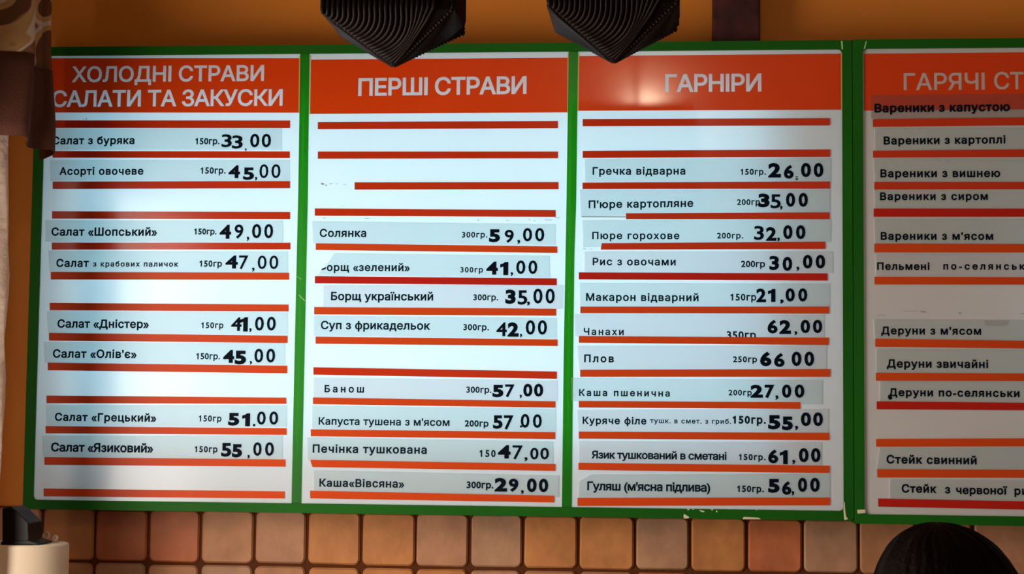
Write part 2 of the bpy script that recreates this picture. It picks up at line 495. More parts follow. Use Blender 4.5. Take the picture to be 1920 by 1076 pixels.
zT, zTi, zBi, zB = CZ + .724, CZ + .7073, CZ - .1386, CZ - .156
xL, xLi, xRi, xS, xP = -1.2331, -1.2138, .2937, .3120, .3311
board = thing('menu_board', ((xL + xS) / 2, YW, zB), 'large green framed backlit menu lightbox with three columns of dish prices', 'menu board', 'green lightbox menus')
zB2, zBi2 = P(1700, 982.8).z, P(1700, 965).z
xR2i = P(2118, 500).x; xR2 = P(2137, 500).x
board2 = thing('menu_board', ((xS + xR2) / 2, YW, zB2), 'green framed unlit menu lightbox at the right edge listing dumplings and steaks', 'menu board', 'green lightbox menus')

def shell(par, x0, x1, z0, z1, xi0, xi1, zi0, zi1):
    # open tray behind the sheet
    V = []; F = []
    for b in ((x0, x0 + .004, .0012, YW - .004, z0, z1), (x1 - .004, x1, .0012, YW - .004, z0, z1), (x0 + .004, x1 - .004, .0012, YW - .004, z0, z0 + .004), (x0 + .004, x1 - .004, .0012, YW - .004, z1 - .004, z1)):
        v, f = boxv(*b); k = len(V); V += v; F += [tuple(i + k for i in t) for t in f]
    build('casing', V, F, 'frame_green', par)
    V = []; F = []
    e = .0042
    for b in ((x0 + e, x1 - e, YW - .006, YW - .002, z0 + e, z1 - e), (x0 + e, x0 + e + .001, .003, YW - .007, z0 + e, z1 - e), (x1 - e - .001, x1 - e, .003, YW - .007, z0 + e, z1 - e),
              (x0 + e + .001, x1 - e - .001, .003, YW - .007, z0 + e, z0 + e + .001), (x0 + e + .001, x1 - e - .001, .003, YW - .007, z1 - e - .001, z1 - e)):
        v, f = boxv(*b); k = len(V); V += v; F += [tuple(i + k for i in t) for t in f]
    build('reflector', V, F, 'box_white', par)
    ring('frame', (x0, x1, z0, z1), (xi0, xi1, zi0, zi1), -.0040, .0010, 'frame_green', par, .006, .008)
shell(board, xL, xS - .0006, zB, zT, xLi, xRi, zBi, zTi)
shell(board2, xS + .0006, xR2, zB2, zT + .001, xP, xR2i, zBi2, zTi + .0005)
# white sheets, one behind each column
def sheet(par, x0, x1, z0, z1):
    box('menu_panel', x0, x1, 0.0, .0010, z0, z1, 'acrylic', par)
d1 = P(563, 530).x; d2 = P(1067, 530).x
sheet(board, xL + .005, d1 - .0005, zB + .006, zT - .006)
sheet(board, d1 + .0005, d2 - .0005, zB + .006, zT - .006)
sheet(board, d2 + .0005, xS - .006, zB + .006, zT - .006)
sheet(board2, xS + .006, xR2 - .006, zB2 + .006, zT - .006)
# vinyl dividers between the columns
slab('divider', [(563.2, 96), (580.6, 96), (577.3, 370), (571.3, 660), (565, 946), (546.6, 946), (552.5, 660), (559.3, 360)], -.0009, 'green_vinyl', board, .0004)
slab('divider', [(1066.3, 92), (1084.2, 92), (1080.3, 380), (1077, 480), (1075, 650), (1072, 951), (1053.5, 951), (1057, 660), (1062, 390)], -.0009, 'green_vinyl', board, .0004)

# coloured headers with white titles
def header(par, pts, edges, items, m='white_vinyl'):
    """orange vinyl with the title's letters cut out of it, the letters inlaid in white"""
    y = -.0006
    fr = [Vector((P(*p).x, P(*p).z)) for p in pts]
    vs = list(fr); es = [(i, (i + 1) % len(fr)) for i in range(len(fr))]; holes = []
    for it in items:
        v, f = write(*it)
        cnt = {}
        for t in f:
            for a, b in zip(t, t[1:] + t[:1]):
                k = (min(a, b), max(a, b)); cnt[k] = cnt.get(k, 0) + 1
        idx = {}
        for (a, b), n in cnt.items():
            if n != 1: continue
            for q in (a, b):
                if q not in idx: idx[q] = len(vs); vs.append(Vector((v[q].x, v[q].z)))
            es.append((idx[a], idx[b])); holes.append((vs[idx[a]], vs[idx[b]]))
    ov, oe, of, *_ = delaunay_2d_cdt(vs, es, [], 0, 1e-7)
    keep = []
    for f in of:
        c = sum((ov[k] for k in f), Vector((0, 0))) / len(f)
        if not inside(c, fr): continue
        r = False
        for a, b in holes:
            if (a.y > c.y) != (b.y > c.y) and c.x < (b.x - a.x) * (c.y - a.y) / (b.y - a.y) + a.x: r = not r
        if not r:
            a, b, d = (ov[k] for k in f[:3])
            keep.append(tuple(f) if (b - a).cross(d - a) > 0 else tuple(reversed(f)))
    h = build('header', [Vector((p.x, y, p.y)) for p in ov], keep, 'orange_vinyl', par)
    for e in edges: slab('vinyl_edge', e, -.0008, 'yellow_edge', h, .0001)
    lettering('title', items, y, m, h)
    return h
header(board, [(78, 109.3), (561.3, 109.3), (560.3, 211.4), (73, 211)], [[(561.2, 104), (563, 104), (561.5, 212), (559.8, 212)]],
       [('ХОЛОДНI СТРАВИ', zx('a1', 267), zx('a1', 1560), zy('a1', 163), zy('a1', 264), .022), ('САЛАТИ ТА ЗАКУСКИ', zx('a1', 135), zx('a1', 1685), zy('a1', 325), zy('a1', 430), .022)])
header(board, [(583.4, 112), (1064.5, 108.3), (1063.6, 210.8), (581.8, 213.6)], [[(581.2, 104), (583.4, 104), (581.8, 214), (579.8, 214)], [(1064.4, 100), (1066.2, 100), (1065, 212), (1063.4, 212)]],
       [('ПЕРШI СТРАВИ', zx('b1', 400), zx('b1', 1532), zy('b1', 207), zy('b1', 319), .026, True, .006)])
header(board, [(1086.2, 105.3), (1576.5, 100.8), (1577, 205.8), (1084.6, 207.8)], [[(1084.2, 100), (1086.2, 100), (1084.6, 208), (1082.6, 208)], [(1576.5, 94), (1579, 94), (1579.2, 206), (1577, 206)]],
       [('ГАРНIРИ', zx('c1', 665), zx('c1', 1307), zy('c1', 214), zy('c1', 326), .026)])
header(board2, [(1619.5, 101), (2116, 96.5), (2117, 203.5), (1620, 207.6)], [],
       [('ГАРЯЧI', zx('d1', 482), zx('d1', 1027), zy('d1', 208), zy('d1', 318), .016), ('СТРАВИ', zx('d1', 1090), zx('d1', 1690), zy('d1', 200), zy('d1', 312), .016)])

# red tape stripes
BARS = [
 (101.3, 544.3, 225.8, 240, 226.1, 240.3, 'v'), (99, 543.8, 283.3, 295.8, 284.1, 296.4, 'v'), (99.3, 544.3, 340.7, 354.4, 339.6, 353, 'v'), (98.2, 544.3, 396, 409.9, 397.6, 411, 'v'),
 (97.6, 544.9, 454.8, 468.2, 455.1, 467.6, 'v'), (95.7, 542.4, 509.7, 524, 511.4, 524.5, 'o'), (93.7, 541.5, 567.7, 581.7, 571, 583.9, 'o'), (92.3, 539.6, 624, 638.5, 629.3, 643, 'o'),
 (90, 539.1, 679.8, 694.2, 685.5, 699.9, 'o'), (87.7, 537.1, 741.4, 755.8, 745.4, 757, 'o'), (85.9, 537.7, 798.7, 812.3, 802.8, 815.2, 'o'), (83.6, 535.4, 856.9, 871.3, 861.3, 874.8, 'o'), (82.2, 533.9, 915.7, 930.4, 921.2, 934.4, 'o'),
 (596.2, 1046.3, 229.1, 242.5, 226.9, 240.6, 'v'), (596.2, 1046.5, 284.3, 297.7, 284.3, 296.9, 'v'), (665.1, 1047.4, 342, 355.7, 341.5, 354.9, 'v'), (590.4, 1042, 390.9, 404.6, 394, 406.8, 'v'),
 (592.3, 1045.1, 456.2, 468.7, 462, 474.3, 'o'), (590.7, 1044, 517.8, 531.2, 522, 534.8, 'r'), (589.3, 1043.2, 575.5, 589.4, 578.8, 592, 'o'), (592, 1045.7, 631, 644.4, 636.3, 648.8, 'o'),
 (587.9, 1044.3, 688.4, 702.4, 696.5, 710.2, 'v'), (587, 1041.8, 745, 757.6, 752.3, 764.3, 'o'), (582.9, 1041.3, 804.7, 817.8, 810, 823.1, 'o'), (582.3, 1041.5, 861.9, 875.5, 869.7, 882.8, 'o'), (581.7, 1039.3, 919.9, 934.1, 929.1, 941.9, 'o'),
 (1092.6, 1556.1, 223.4, 236.9, 221.8, 235.5, 'v'), (1092.6, 1556.7, 283, 296.3, 280.3, 294.3, 'v'), (1092.3, 1556.4, 342.4, 354.5, 340.4, 353.9, 'v'), (1173.8, 1555.6, 399.9, 410.9, 398.2, 411.2, 'v'),
 (1126.3, 1547.6, 456, 468.2, 453.2, 466.8, 'v'), (1085.4, 1551.6, 510.6, 523.8, 512.6, 526.1, 'r'), (1088.2, 1554.8, 574.8, 587.2, 574.8, 588.1, 'o'), (1085.4, 1553.9, 629.9, 642.6, 633, 646.9, 'o'),
 (1087.8, 1556.7, 693.1, 706.4, 691.8, 706.4, 'o'), (1085.3, 1500.8, 751.5, 763.9, 754, 766.4, 'o'), (1085.3, 1554.8, 809, 822.3, 811.3, 825.2, 'o'), (1084.6, 1555.4, 867.5, 881, 872.9, 886.8, 'o'), (1082.8, 1556, 933.2, 948.4, 932.6, 947.1, 'o')]
BARS2 = [(1636.4, 1920, 223.3, 238.1, 220.5, 235.3, 'v'), (1636.7, 1920, 282.7, 295.8, 280.2, 294.7, 'v'), (1639.2, 1920, 341.3, 355.5, 341.3, 355, 'v'), (1638, 1920, 391.2, 406.6, 391.3, 406.6, 'r'),
 (1639.2, 1920, 456.8, 473.2, 457.6, 473.5, 'o'), (1639.5, 1920, 519, 533.2, 519.8, 533.7, 'o'), (1640.9, 1920, 635, 650, 638.9, 653.4, 'o'), (1642, 1920, 698.9, 713.6, 700.2, 714.3, 'o'),
 (1643.6, 1920, 752.4, 767.1, 755.1, 769.1, 'r'), (1642.6, 1920, 822.7, 837.4, 821.7, 836.7, 'o'), (1644.6, 1920, 879.5, 894.9, 880.9, 895.6, 'o'), (1646.3, 1920, 934.4, 949.5, 939.8, 955.2, 'r')]
TM = {'v': 'tape_vermilion', 'o': 'tape_orange', 'r': 'tape_red'}
for i, (x0, x1, a, b, c, d, k) in enumerate(BARS):
    pts = [(x0, a), (x1, c), (x1, d), (x0, b)]
    if i == 24: pts = [(x0, a), (x1, c), (x1, d), (x0 + 4, b), (x0 + .5, a + 4)]
    if abs(x0 - 1126.3) < .1: pts = [(x0 + 2, a), (x1, c), (x1, d), (x0, b)]
    slab('red_stripe', pts, -.0016, TM[k], board, .0003)
for (x0, x1, a, b, c, d, k) in BARS2:
    t = (2096 - x0) / (x1 - x0)
    slab('red_stripe', [(x0, a), (2096, a + (c - a) * t), (2096, b + (d - b) * t), (x0, b)], -.0016, TM[k], board2, .0003)

# dish strips: (zoom key, strip corners, [names], [portion], price digits, english hint)
W0, W1, W2, W3 = .010, .022, .040, .054
def n_(t, x0, x1, yt, yb, w=.016, tilt=0): return (t, x0, x1, yt, yb, w + .017, tilt)
DISH = [
 (board, 'a1', [(112, 578), (1682, 578), (1682, 722), (112, 722)], [n_('Салат з буряка', 138, 690, 634, 683)], n_('150гр.', 1100, 1262, 641, 683, .004),
  [('3', 1275, 1345, 617, 704, W1), ('3', 1345, 1418, 624, 714, W1), (',', 1432, 1445, 712, 722, W0), ('0', 1467, 1530, 613, 705, W1), ('0', 1545, 1608, 613, 705, W1)], 'paper'),
 (board, 'a1', [(122, 790), (1735, 790), (1735, 932), (122, 932)], [n_('Асорті овочеве', 185, 750, 840, 888)], n_('150гр.', 1135, 1303, 838, 880, .002),
  [('4', 1322, 1400, 825, 912, W2), ('5', 1420, 1495, 840, 924, W2), (',', 1500, 1516, 903, 920, W1), ('0', 1530, 1590, 818, 912, W0), ('0', 1610, 1672, 818, 912, W0)], 'paper'),
 (board, 'a2', [(92, 190), (1690, 192), (1690, 338), (90, 335)], [n_('Салат «Шопський»', 132, 842, 241, 292)], n_('150гр.', 1092, 1242, 245, 284, .006),
  [('4', 1262, 1340, 220, 315, W2), ('9', 1362, 1422, 218, 315, W1), (',', 1445, 1462, 300, 322, W1), ('0', 1480, 1542, 215, 312, W1), ('0', 1562, 1622, 215, 312, W1)], 'paper'),
 (board, 'a2', [(110, 393), (1722, 400), (1722, 543), (118, 538)], [n_('Салат', 165, 383, 452, 502), n_('з крабових паличок', 412, 985, 466, 500, .016)], n_('150гр', 1128, 1278, 460, 501, .004),
  [('4', 1302, 1385, 427, 515, W2), ('7', 1392, 1455, 427, 520, W0), (',', 1480, 1498, 508, 528, W0), ('0', 1518, 1578, 427, 519, W0), ('0', 1597, 1657, 427, 519, W0)], 'paper'),
 (board, 'a2', [(100, 798), (1722, 808), (1722, 960), (108, 948)], [n_('Салат «Дністер»', 172, 787, 858, 910)], n_('150гр', 1140, 1288, 875, 914, .0),
  [('4', 1340, 1410, 842, 934, W1), ('1', 1398, 1452, 842, 938, W2), (',', 1462, 1478, 915, 935, W1), ('0', 1500, 1560, 838, 932, W1), ('0', 1580, 1640, 838, 932, W1)], 'paper'),
 (board, 'a3', [(75, 3), (1648, 10), (1648, 152), (85, 138)], [n_("Салат «Олів'є»", 137, 682, 53, 104, .014)], n_('150гр.', 1070, 1224, 75, 115, .0),
  [('4', 1245, 1317, 55, 140, W3), ('5', 1320, 1395, 60, 150, W3), (',', 1418, 1433, 127, 143, W1), ('0', 1448, 1505, 47, 138, W1), ('0', 1525, 1583, 47, 138, W1)], 'paper'),
 (board, 'a3', [(90, 412), (1660, 415), (1660, 556), (97, 552)], [n_('Салат «Грецький»', 150, 810, 466, 515)], n_('150гр', 1087, 1234, 480, 519, .0),
  [('5', 1277, 1350, 465, 548, W3), ('1', 1368, 1420, 468, 552, W3), ('.', 1438, 1456, 536, 553, W1), ('0', 1465, 1522, 455, 542, W1), ('0', 1545, 1603, 455, 542, W1)], 'paper'),
 (board, 'a3', [(65, 612), (1632, 612), (1632, 765), (70, 757)], [n_('Салат «Язиковий»', 125, 790, 660, 714)], n_('150гр', 1060, 1208, 680, 719, .002),
  [('5', 1232, 1298, 660, 750, W2), ('5', 1302, 1368, 668, 755, W3), (',', 1403, 1418, 738, 755, W1), ('0', 1440, 1495, 655, 745, W1), ('0', 1517, 1575, 655, 745, W1)], 'paper'),
 (board, 'b2', [(90, 160), (1727, 180), (1727, 322), (97, 310)], [n_('Солянка', 142, 455, 214, 265, .012)], n_('300гр.', 1098, 1270, 231, 269, .0),
  [('5', 1280, 1355, 215, 303, W3), ('9', 1385, 1447, 218, 307, W1), (',', 1470, 1490, 286, 306, W1), ('0', 1508, 1570, 206, 297, W1), ('0', 1590, 1652, 206, 297, W1)], 'paper'),
 (board, 'b2', [(240, 375), (1688, 392), (1690, 540), (130, 525), (150, 490), (205, 430)], [n_('орщ «зелений»', 190, 748, 445, 494, .012)], n_('300гр', 1088, 1240, 468, 504, .0),
  [('4', 1262, 1340, 432, 520, W3), ('1', 1355, 1410, 435, 523, W3), (',', 1425, 1443, 503, 522, W1), ('0', 1463, 1525, 424, 516, W1), ('0', 1545, 1605, 424, 516, W1)], 'paper'),
 (board, 'b2', [(165, 590), (1780, 588), (1775, 750), (165, 735)], [n_('Борщ український', 218, 905, 637, 690, .012)], n_('300гр.', 1175, 1342, 651, 691, .0),
  [('3', 1390, 1460, 620, 717, W3), ('5', 1473, 1538, 625, 722, W1), (',', 1535, 1556, 700, 720, W1), ('0', 1578, 1640, 613, 715, W1), ('0', 1660, 1722, 613, 715, W1)], 'white'),
 (board, 'b2', [(100, 795), (1735, 810), (1735, 950), (100, 930)], [n_('Суп з фрикадельок', 150, 885, 832, 885, .010)], n_('300гр.', 1108, 1280, 851, 892, .0),
  [('4', 1330, 1400, 840, 934, W1), ('2', 1405, 1480, 840, 937, W3), (',', 1488, 1503, 917, 934, W1), ('0', 1527, 1590, 825, 924, W1), ('0', 1608, 1670, 825, 924, W1)], 'paper'),
 (board, 'b3', [(100, 170), (1742, 190), (1742, 335), (100, 305)], [n_('Банош', 175, 440, 223, 269, .010)], n_('300гр.', 1128, 1297, 231, 272, .0),
  [('5', 1303, 1378, 220, 304, W3), ('7', 1388, 1452, 217, 304, W1), (',', 1486, 1502, 286, 303, W1), ('0', 1510, 1572, 212, 300, W2), ('0', 1582, 1645, 212, 300, W2)], 'white'),
 (board, 'b3', [(90, 360), (1730, 380), (1730, 535), (90, 515)], [n_("Капуста тушена з м'ясом", 135, 1015, 439, 487, .008)], n_('200гр', 1117, 1277, 457, 499, .004),
  [('5', 1307, 1372, 425, 516, W2), ('7', 1380, 1445, 425, 522, W1), ('.', 1488, 1504, 492, 508, W1), ('0', 1493, 1552, 415, 509, W1), ('0', 1575, 1635, 417, 510, W1)], 'paper'),
 (board, 'b3', [(55, 572), (1710, 600), (1712, 750), (60, 725)], [n_('Печінка тушкована', 95, 862, 622, 674, .014)], n_('150', 1217, 1325, 656, 703, .004),
  [('4', 1340, 1425, 625, 715, W3), ('7', 1438, 1507, 627, 722, W0), (',', 1518, 1540, 706, 726, W1), ('0', 1557, 1613, 642, 722, W1), ('0', 1625, 1683, 642, 722, W1)], 'paper'),
 (board, 'b3', [(100, 792), (1750, 828), (1750, 975), (100, 930)], [n_('Каша«Вівсяна»', 140, 710, 852, 903, .010)], n_('300гр.', 1130, 1310, 869, 913, .006),
  [('2', 1317, 1402, 845, 937, W3), ('9', 1412, 1478, 850, 940, W2), (',', 1495, 1514, 928, 946, W1), ('0', 1535, 1600, 848, 942, W2), ('0', 1615, 1678, 850, 942, W2)], 'paper'),
 (board, 'c1', [(130, 775), (1770, 770), (1770, 925), (130, 928)], [n_('Гречка відварна', 182, 800, 832, 880, .012)], n_('150гр.', 1168, 1337, 841, 880, .004),
  [('2', 1352, 1437, 803, 900, W3), ('6', 1456, 1522, 815, 908, W2), (';', 1533, 1552, 892, 908, W1), ('0', 1570, 1637, 802, 898, W2), ('0', 1655, 1720, 802, 898, W2)], 'paper'),
 (board, 'c2', [(92, 55), (1722, 55), (1722, 203), (100, 228)], [n_("П'юре картопляне", 152, 832, 126, 174, .012, .012)], n_('200гр', 1117, 1267, 116, 153, .0),
  [('3', 1255, 1329, 80, 170, W3), ('5', 1335, 1402, 85, 177, W1), (',', 1396, 1413, 160, 178, W1), ('0', 1435, 1495, 75, 167, W2), ('0', 1517, 1578, 75, 167, W2)], 'paper'),
 (board, 'c2', [(110, 252), (1730, 250), (1725, 398), (115, 430)], [n_('Пюре горохове', 175, 742, 330, 375, .012)], n_('200гр.', 987, 1157, 334, 371, .0),
  [('3', 1228, 1292, 290, 382, W1), ('2', 1305, 1374, 298, 388, W2), (',', 1378, 1396, 366, 384, W1), ('0', 1417, 1478, 285, 377, W2), ('0', 1500, 1562, 285, 377, W2)], 'paper'),
 (board, 'c2', [(125, 455), (1740, 455), (1740, 598), (125, 590)], [n_('Рис з овочами', 178, 718, 499, 545, .012)], n_('200гр', 1143, 1299, 516, 557, .0),
  [('3', 1327, 1390, 485, 578, W2), ('0', 1413, 1476, 491, 584, W2), (',', 1503, 1523, 555, 575, W1), ('0', 1545, 1607, 478, 568, W2), ('0', 1628, 1690, 478, 568, W2)], 'white'),
 (board, 'c2', [(92, 660), (1720, 665), (1720, 815), (95, 815)], [n_('Макарон відварний', 135, 867, 729, 776, .012)], n_('150гр', 1075, 1242, 730, 774, .0),
  [('2', 1242, 1306, 697, 787, W2), ('1', 1318, 1367, 700, 785, W2), (',', 1397, 1420, 768, 788, W2), ('0', 1432, 1493, 695, 783, W2), ('0', 1515, 1574, 695, 783, W2)], 'paper'),
 (board, 'c2', [(60, 862), (1685, 868), (1685, 1015), (62, 1008)], [n_('Чанахи', 120, 380, 955, 998, .010)], n_('350гр.', 1050, 1260, 974, 1022, .0),
  [('6', 1315, 1381, 900, 990, W2), ('2', 1392, 1468, 902, 993, W3), (',', 1490, 1509, 975, 993, W1), ('0', 1530, 1592, 900, 988, W2), ('0', 1610, 1671, 900, 988, W2)], 'white'),
 (board, 'c3', [(70, 25), (1550, 25), (1550, 163), (80, 168)], [n_('Плов', 112, 288, 79, 122, .014)], n_('250гр', 995, 1137, 88, 122, .004),
  [('6', 1155, 1223, 60, 148, W3), ('6', 1238, 1301, 68, 152, W2), ('0', 1342, 1401, 60, 147, W2), ('0', 1418, 1476, 60, 147, W2)], 'white'),
 (board, 'c3', [(35, 215), (1525, 228), (1525, 375), (40, 355)], [n_('Каша пшенична', 82, 620, 284, 322, .012)], n_('200гр', 968, 1106, 286, 319, .0),
  [('2', 1098, 1172, 257, 334, W3), ('7', 1182, 1240, 257, 337, W2), (',', 1246, 1264, 320, 338, W1), ('0', 1285, 1341, 255, 335, W2), ('0', 1360, 1418, 255, 335, W2)], 'paper'),
 (board, 'c3', [(70, 405), (1562, 400), (1562, 540), (75, 535)], [n_('Куряче філе', 103, 481, 448, 488, .014), n_('тушк. в смет. з гриб.', 503, 983, 456, 484, .008)], n_('150гр.', 993, 1190, 441, 485, .016),
  [('5', 1203, 1276, 437, 522, W3), ('5', 1285, 1350, 445, 527, W3), (',', 1362, 1381, 500, 518, W1), ('0', 1397, 1457, 420, 503, W2), ('0', 1470, 1528, 420, 503, W2)], 'white'),
 (board, 'c3', [(80, 590), (1520, 598), (1520, 738), (80, 722)], [n_('Язик тушкований в сметані', 155, 957, 649, 693, .014)], n_('150гр.', 1030, 1188, 667, 702, .008),
  [('6', 1203, 1263, 640, 723, W2), ('1', 1272, 1319, 645, 728, W2), (',', 1346, 1364, 702, 720, W1), ('0', 1385, 1443, 632, 717, W2), ('0', 1457, 1514, 632, 717, W2)], 'white'),
 (board, 'c3', [(150, 788), (1570, 785), (1570, 928), (75, 925), (80, 830)], [n_("Гуляш (м'ясна підлива)", 130, 860, 832, 881, .014)], n_('150гр.', 1020, 1178, 854, 891, .008),
  [('5', 1203, 1271, 815, 898, W3), ('6', 1285, 1341, 828, 910, W2), (',', 1343, 1358, 888, 906, W1), ('0', 1380, 1434, 808, 893, W2), ('0', 1452, 1509, 808, 893, W2)], 'paper'),
 (board2, 'd1', [(262, 352), (1880, 340), (1880, 506), (262, 510)], [n_('Вареники з капустою', 285, 1195, 414, 468, .022, .006)], None, [], 'film'),
 (board2, 'd1', [(285, 575), (1880, 570), (1880, 722), (285, 722)], [n_('Вареники з картоплі', 347, 1166, 634, 684, .016, .006)], None, [], 'paper'),
 (board2, 'd1', [(275, 780), (1880, 780), (1880, 935), (285, 935)], [n_('Вареники з вишнею', 325, 1130, 854, 904, .016)], None, [], 'paper'),
 (board2, 'd2', [(280, -12), (1880, -12), (1880, 114), (285, 114)], [n_('Вареники з сиром', 323, 1047, 5, 53, .016)], None, [], 'paper'),
 (board2, 'd2', [(280, 180), (1880, 180), (1880, 350), (285, 350)], [n_("Вареники з м'ясом", 327, 1083, 271, 320, .016)], None, [], 'paper'),
 (board2, 'd2', [(290, 412), (1880, 412), (1880, 572), (290, 572)], [n_('Пельмені', 303, 655, 475, 522, .016), n_('по-селянськи', 748, 1345, 476, 520, .016)], None, [], 'white'),
 (board2, 'd2', [(275, 852), (1880, 862), (1880, 1005), (285, 992)], [n_("Деруни з м'ясом", 330, 1002, 906, 955, .014)], None, [], 'paper'),
 (board2, 'd3', [(245, 40), (1570, 48), (1570, 182), (245, 178)], [n_('Деруни звичайні', 307, 875, 102, 145, .014)], None, [], 'paper'),
 (board2, 'd3', [(265, 222), (1570, 225), (1570, 350), (265, 338)], [n_('Деруни по-селянськи', 318, 1050, 264, 305, .016)], None, [], 'paper'),
 (board2, 'd3', [(265, 595), (1570, 592), (1570, 722), (245, 718)], [n_('Стейк свинний', 305, 810, 638, 682, .016)], None, [], 'paper'),
 (board2, 'd3', [(320, 770), (1570, 780), (1570, 905), (320, 885)], [n_('Стейк', 390, 586, 801, 845, .016), n_('з', 632, 662, 806, 850, .014), n_('червоної', 695, 982, 810, 853, .016), n_('риби', 1022, 1178, 815, 858, .016)], None, [], 'paper'),
]
for par, k, quad, names, portion, price, m in DISH:
    strip = slab('dish_label', zp(k, quad), -.0011, {'paper': 'paper_strip', 'white': 'white_strip', 'film': 'clear_film'}[m], par, .0003)
    txt = ' '.join(n[0] for n in names)
    pr = ''.join(p[0] for p in price)
    strip['label'] = ('see through strip over the orange header reading ' if m == 'film' else 'torn paper strip reading ' if 'орщ «з' in txt else 'pale paper strip reading ') + txt + (' ' + pr if pr else '')
    for (t, a, b, c, d, w, tl) in names:
        lettering('dish_name', [(t, zx(k, a), zx(k, b), zy(k, c), zy(k, d), w, True, tl)], -.0014, 'ink_soft' if par == board else 'ink', strip)
    if portion:
        t, a, b, c, d, w, tl = portion; w += .012
        lettering('portion_weight', [(t, zx(k, a), zx(k, b), zy(k, c), zy(k, d), w)], -.0014, 'ink_soft', strip)
    if price:
        lettering('price', [(t, zx(k, a), zx(k, b), zy(k, c), zy(k, d + (9 if t in ',;' else 0)), w, True, 0, True) for (t, a, b, c, d, w) in price], -.0019, 'ink', strip)

# torn vinyl, bare patches, scratches and glue residue
def patch(name, pts, m, par, y=-.0044, label=None):
    o = slab(name, pts, y, m, par, .0003)
    if label: o['label'] = label
patch('bare_patch', [(1282.5, 963), (1291.5, 968.5), (1292, 970.5), (1288, 972), (1282, 971.5), (1281.5, 967)], 'bare', board)
patch('bare_patch', [(1394, 968.8), (1422, 970.2), (1427, 973.2), (1392, 973.2)], 'bare', board)
for a in ([(1288, 953.6), (1293, 953.8), (1292, 956), (1289, 956)], [(1297, 953.8), (1302, 954), (1300, 955.6)], [(1311, 955.5), (1321, 958), (1320, 960.2), (1314, 959)], [(1332.5, 954), (1338, 954.4), (1335, 957)], [(1343, 956), (1346, 960), (1342, 959.6)], [(1417, 955), (1420, 955.4), (1418, 957.2)]):
    patch('bare_patch', a, 'bare', board)
patch('bare_patch', [(1582.3, 940), (1583.3, 940), (1584, 952), (1586, 968), (1590, 972.5), (1586, 974.2), (1582.3, 974.2), (1581, 955)], 'bare', board)
patch('bare_patch', [(1606.5, 955.6), (1621.5, 954.8), (1622, 961.6), (1607.5, 962.6)], 'bare', board2)
patch('scratch', [(1576.3, 78), (1579.6, 78), (1580.2, 93.5), (1577.6, 93.5)], 'scratch', board)
patch('scratch', [(1623, 78), (1625, 78), (1621.5, 92.5), (1619, 92.5)], 'scratch', board2)
patch('scratch', [(557.4, 518), (565.5, 523.4), (565.5, 524.4), (557.2, 519)], 'scratch', board, -.0012)
patch('scratch', [(560.5, 552.5), (572, 563), (571.5, 565), (560.4, 554)], 'scratch', board, -.0012)
patch('glue_residue', [(1090.5, 405.6), (1173, 405.8), (1173, 407.6), (1090.5, 407.2)], 'residue', board, -.0013)
for (k, x, y, w, h) in (('b1', 150, 905, 22, 16), ('b1', 178, 918, 14, 10), ('b1', 205, 910, 26, 5), ('b1', 250, 912, 14, 4), ('b1', 300, 916, 24, 3), ('b2', 160, 138, 26, 4), ('b2', 440, 140, 40, 4), ('b2', 1200, 150, 14, 6), ('b2', 1395, 154, 18, 4), ('b2', 1545, 148, 12, 5), ('b2', 1580, 155, 14, 4), ('b2', 1650, 150, 60, 4), ('b2', 1720, 135, 40, 4),
                        ('a1', 345, 512, 8, 6), ('a1', 362, 508, 10, 10), ('c2', 112, 437, 26, 4), ('c2', 160, 440, 20, 3)):
    patch('glue_residue', zp(k, [(x, y), (x + w, y + h * .3), (x + w * .8, y + h), (x + w * .2, y + h * .9)]), 'residue', board, -.0013)
patch('glue_residue', zp('b2', [(150, 490), (160, 478), (188, 468), (180, 484)]), 'ink_soft', board, -.0014)
for (x, y, w, h) in ((590, 800, 40, 10), (470, 800, 110, 3), (850, 808, 16, 12), (300, 825, 60, 4), (1260, 815, 60, 5)):
    patch('glue_residue', zp('d2', [(x, y), (x + w, y + h * .3), (x + w * .8, y + h), (x + w * .2, y + h * .9)]), 'residue', board2, -.0013)
patch('glue_residue', zp('d2', [(1028, 868), (1190, 868), (1170, 895), (1035, 895)]), 'residue', board2, -.00125)
patch('glue_residue', zp('d3', [(316, 300), (332, 300), (338, 322), (322, 328), (312, 315)]), 'ink', board2, -.0015)
for t, b in zip(TUBES, (board, board2)):
    t.name = 'fluorescent_bank'

# ------------------------------------------------------------------ wooden post above the board
xa, xb = P(1336, 60, .03).x, P(1425, 60, .03).x
post = box('wooden_post', xa, xb, .022, YW, zT + .0015, ZC, 'post_wood', None, .004)
tag(post, 'dark reddish brown wooden post rising from the top of the menu board', 'post')

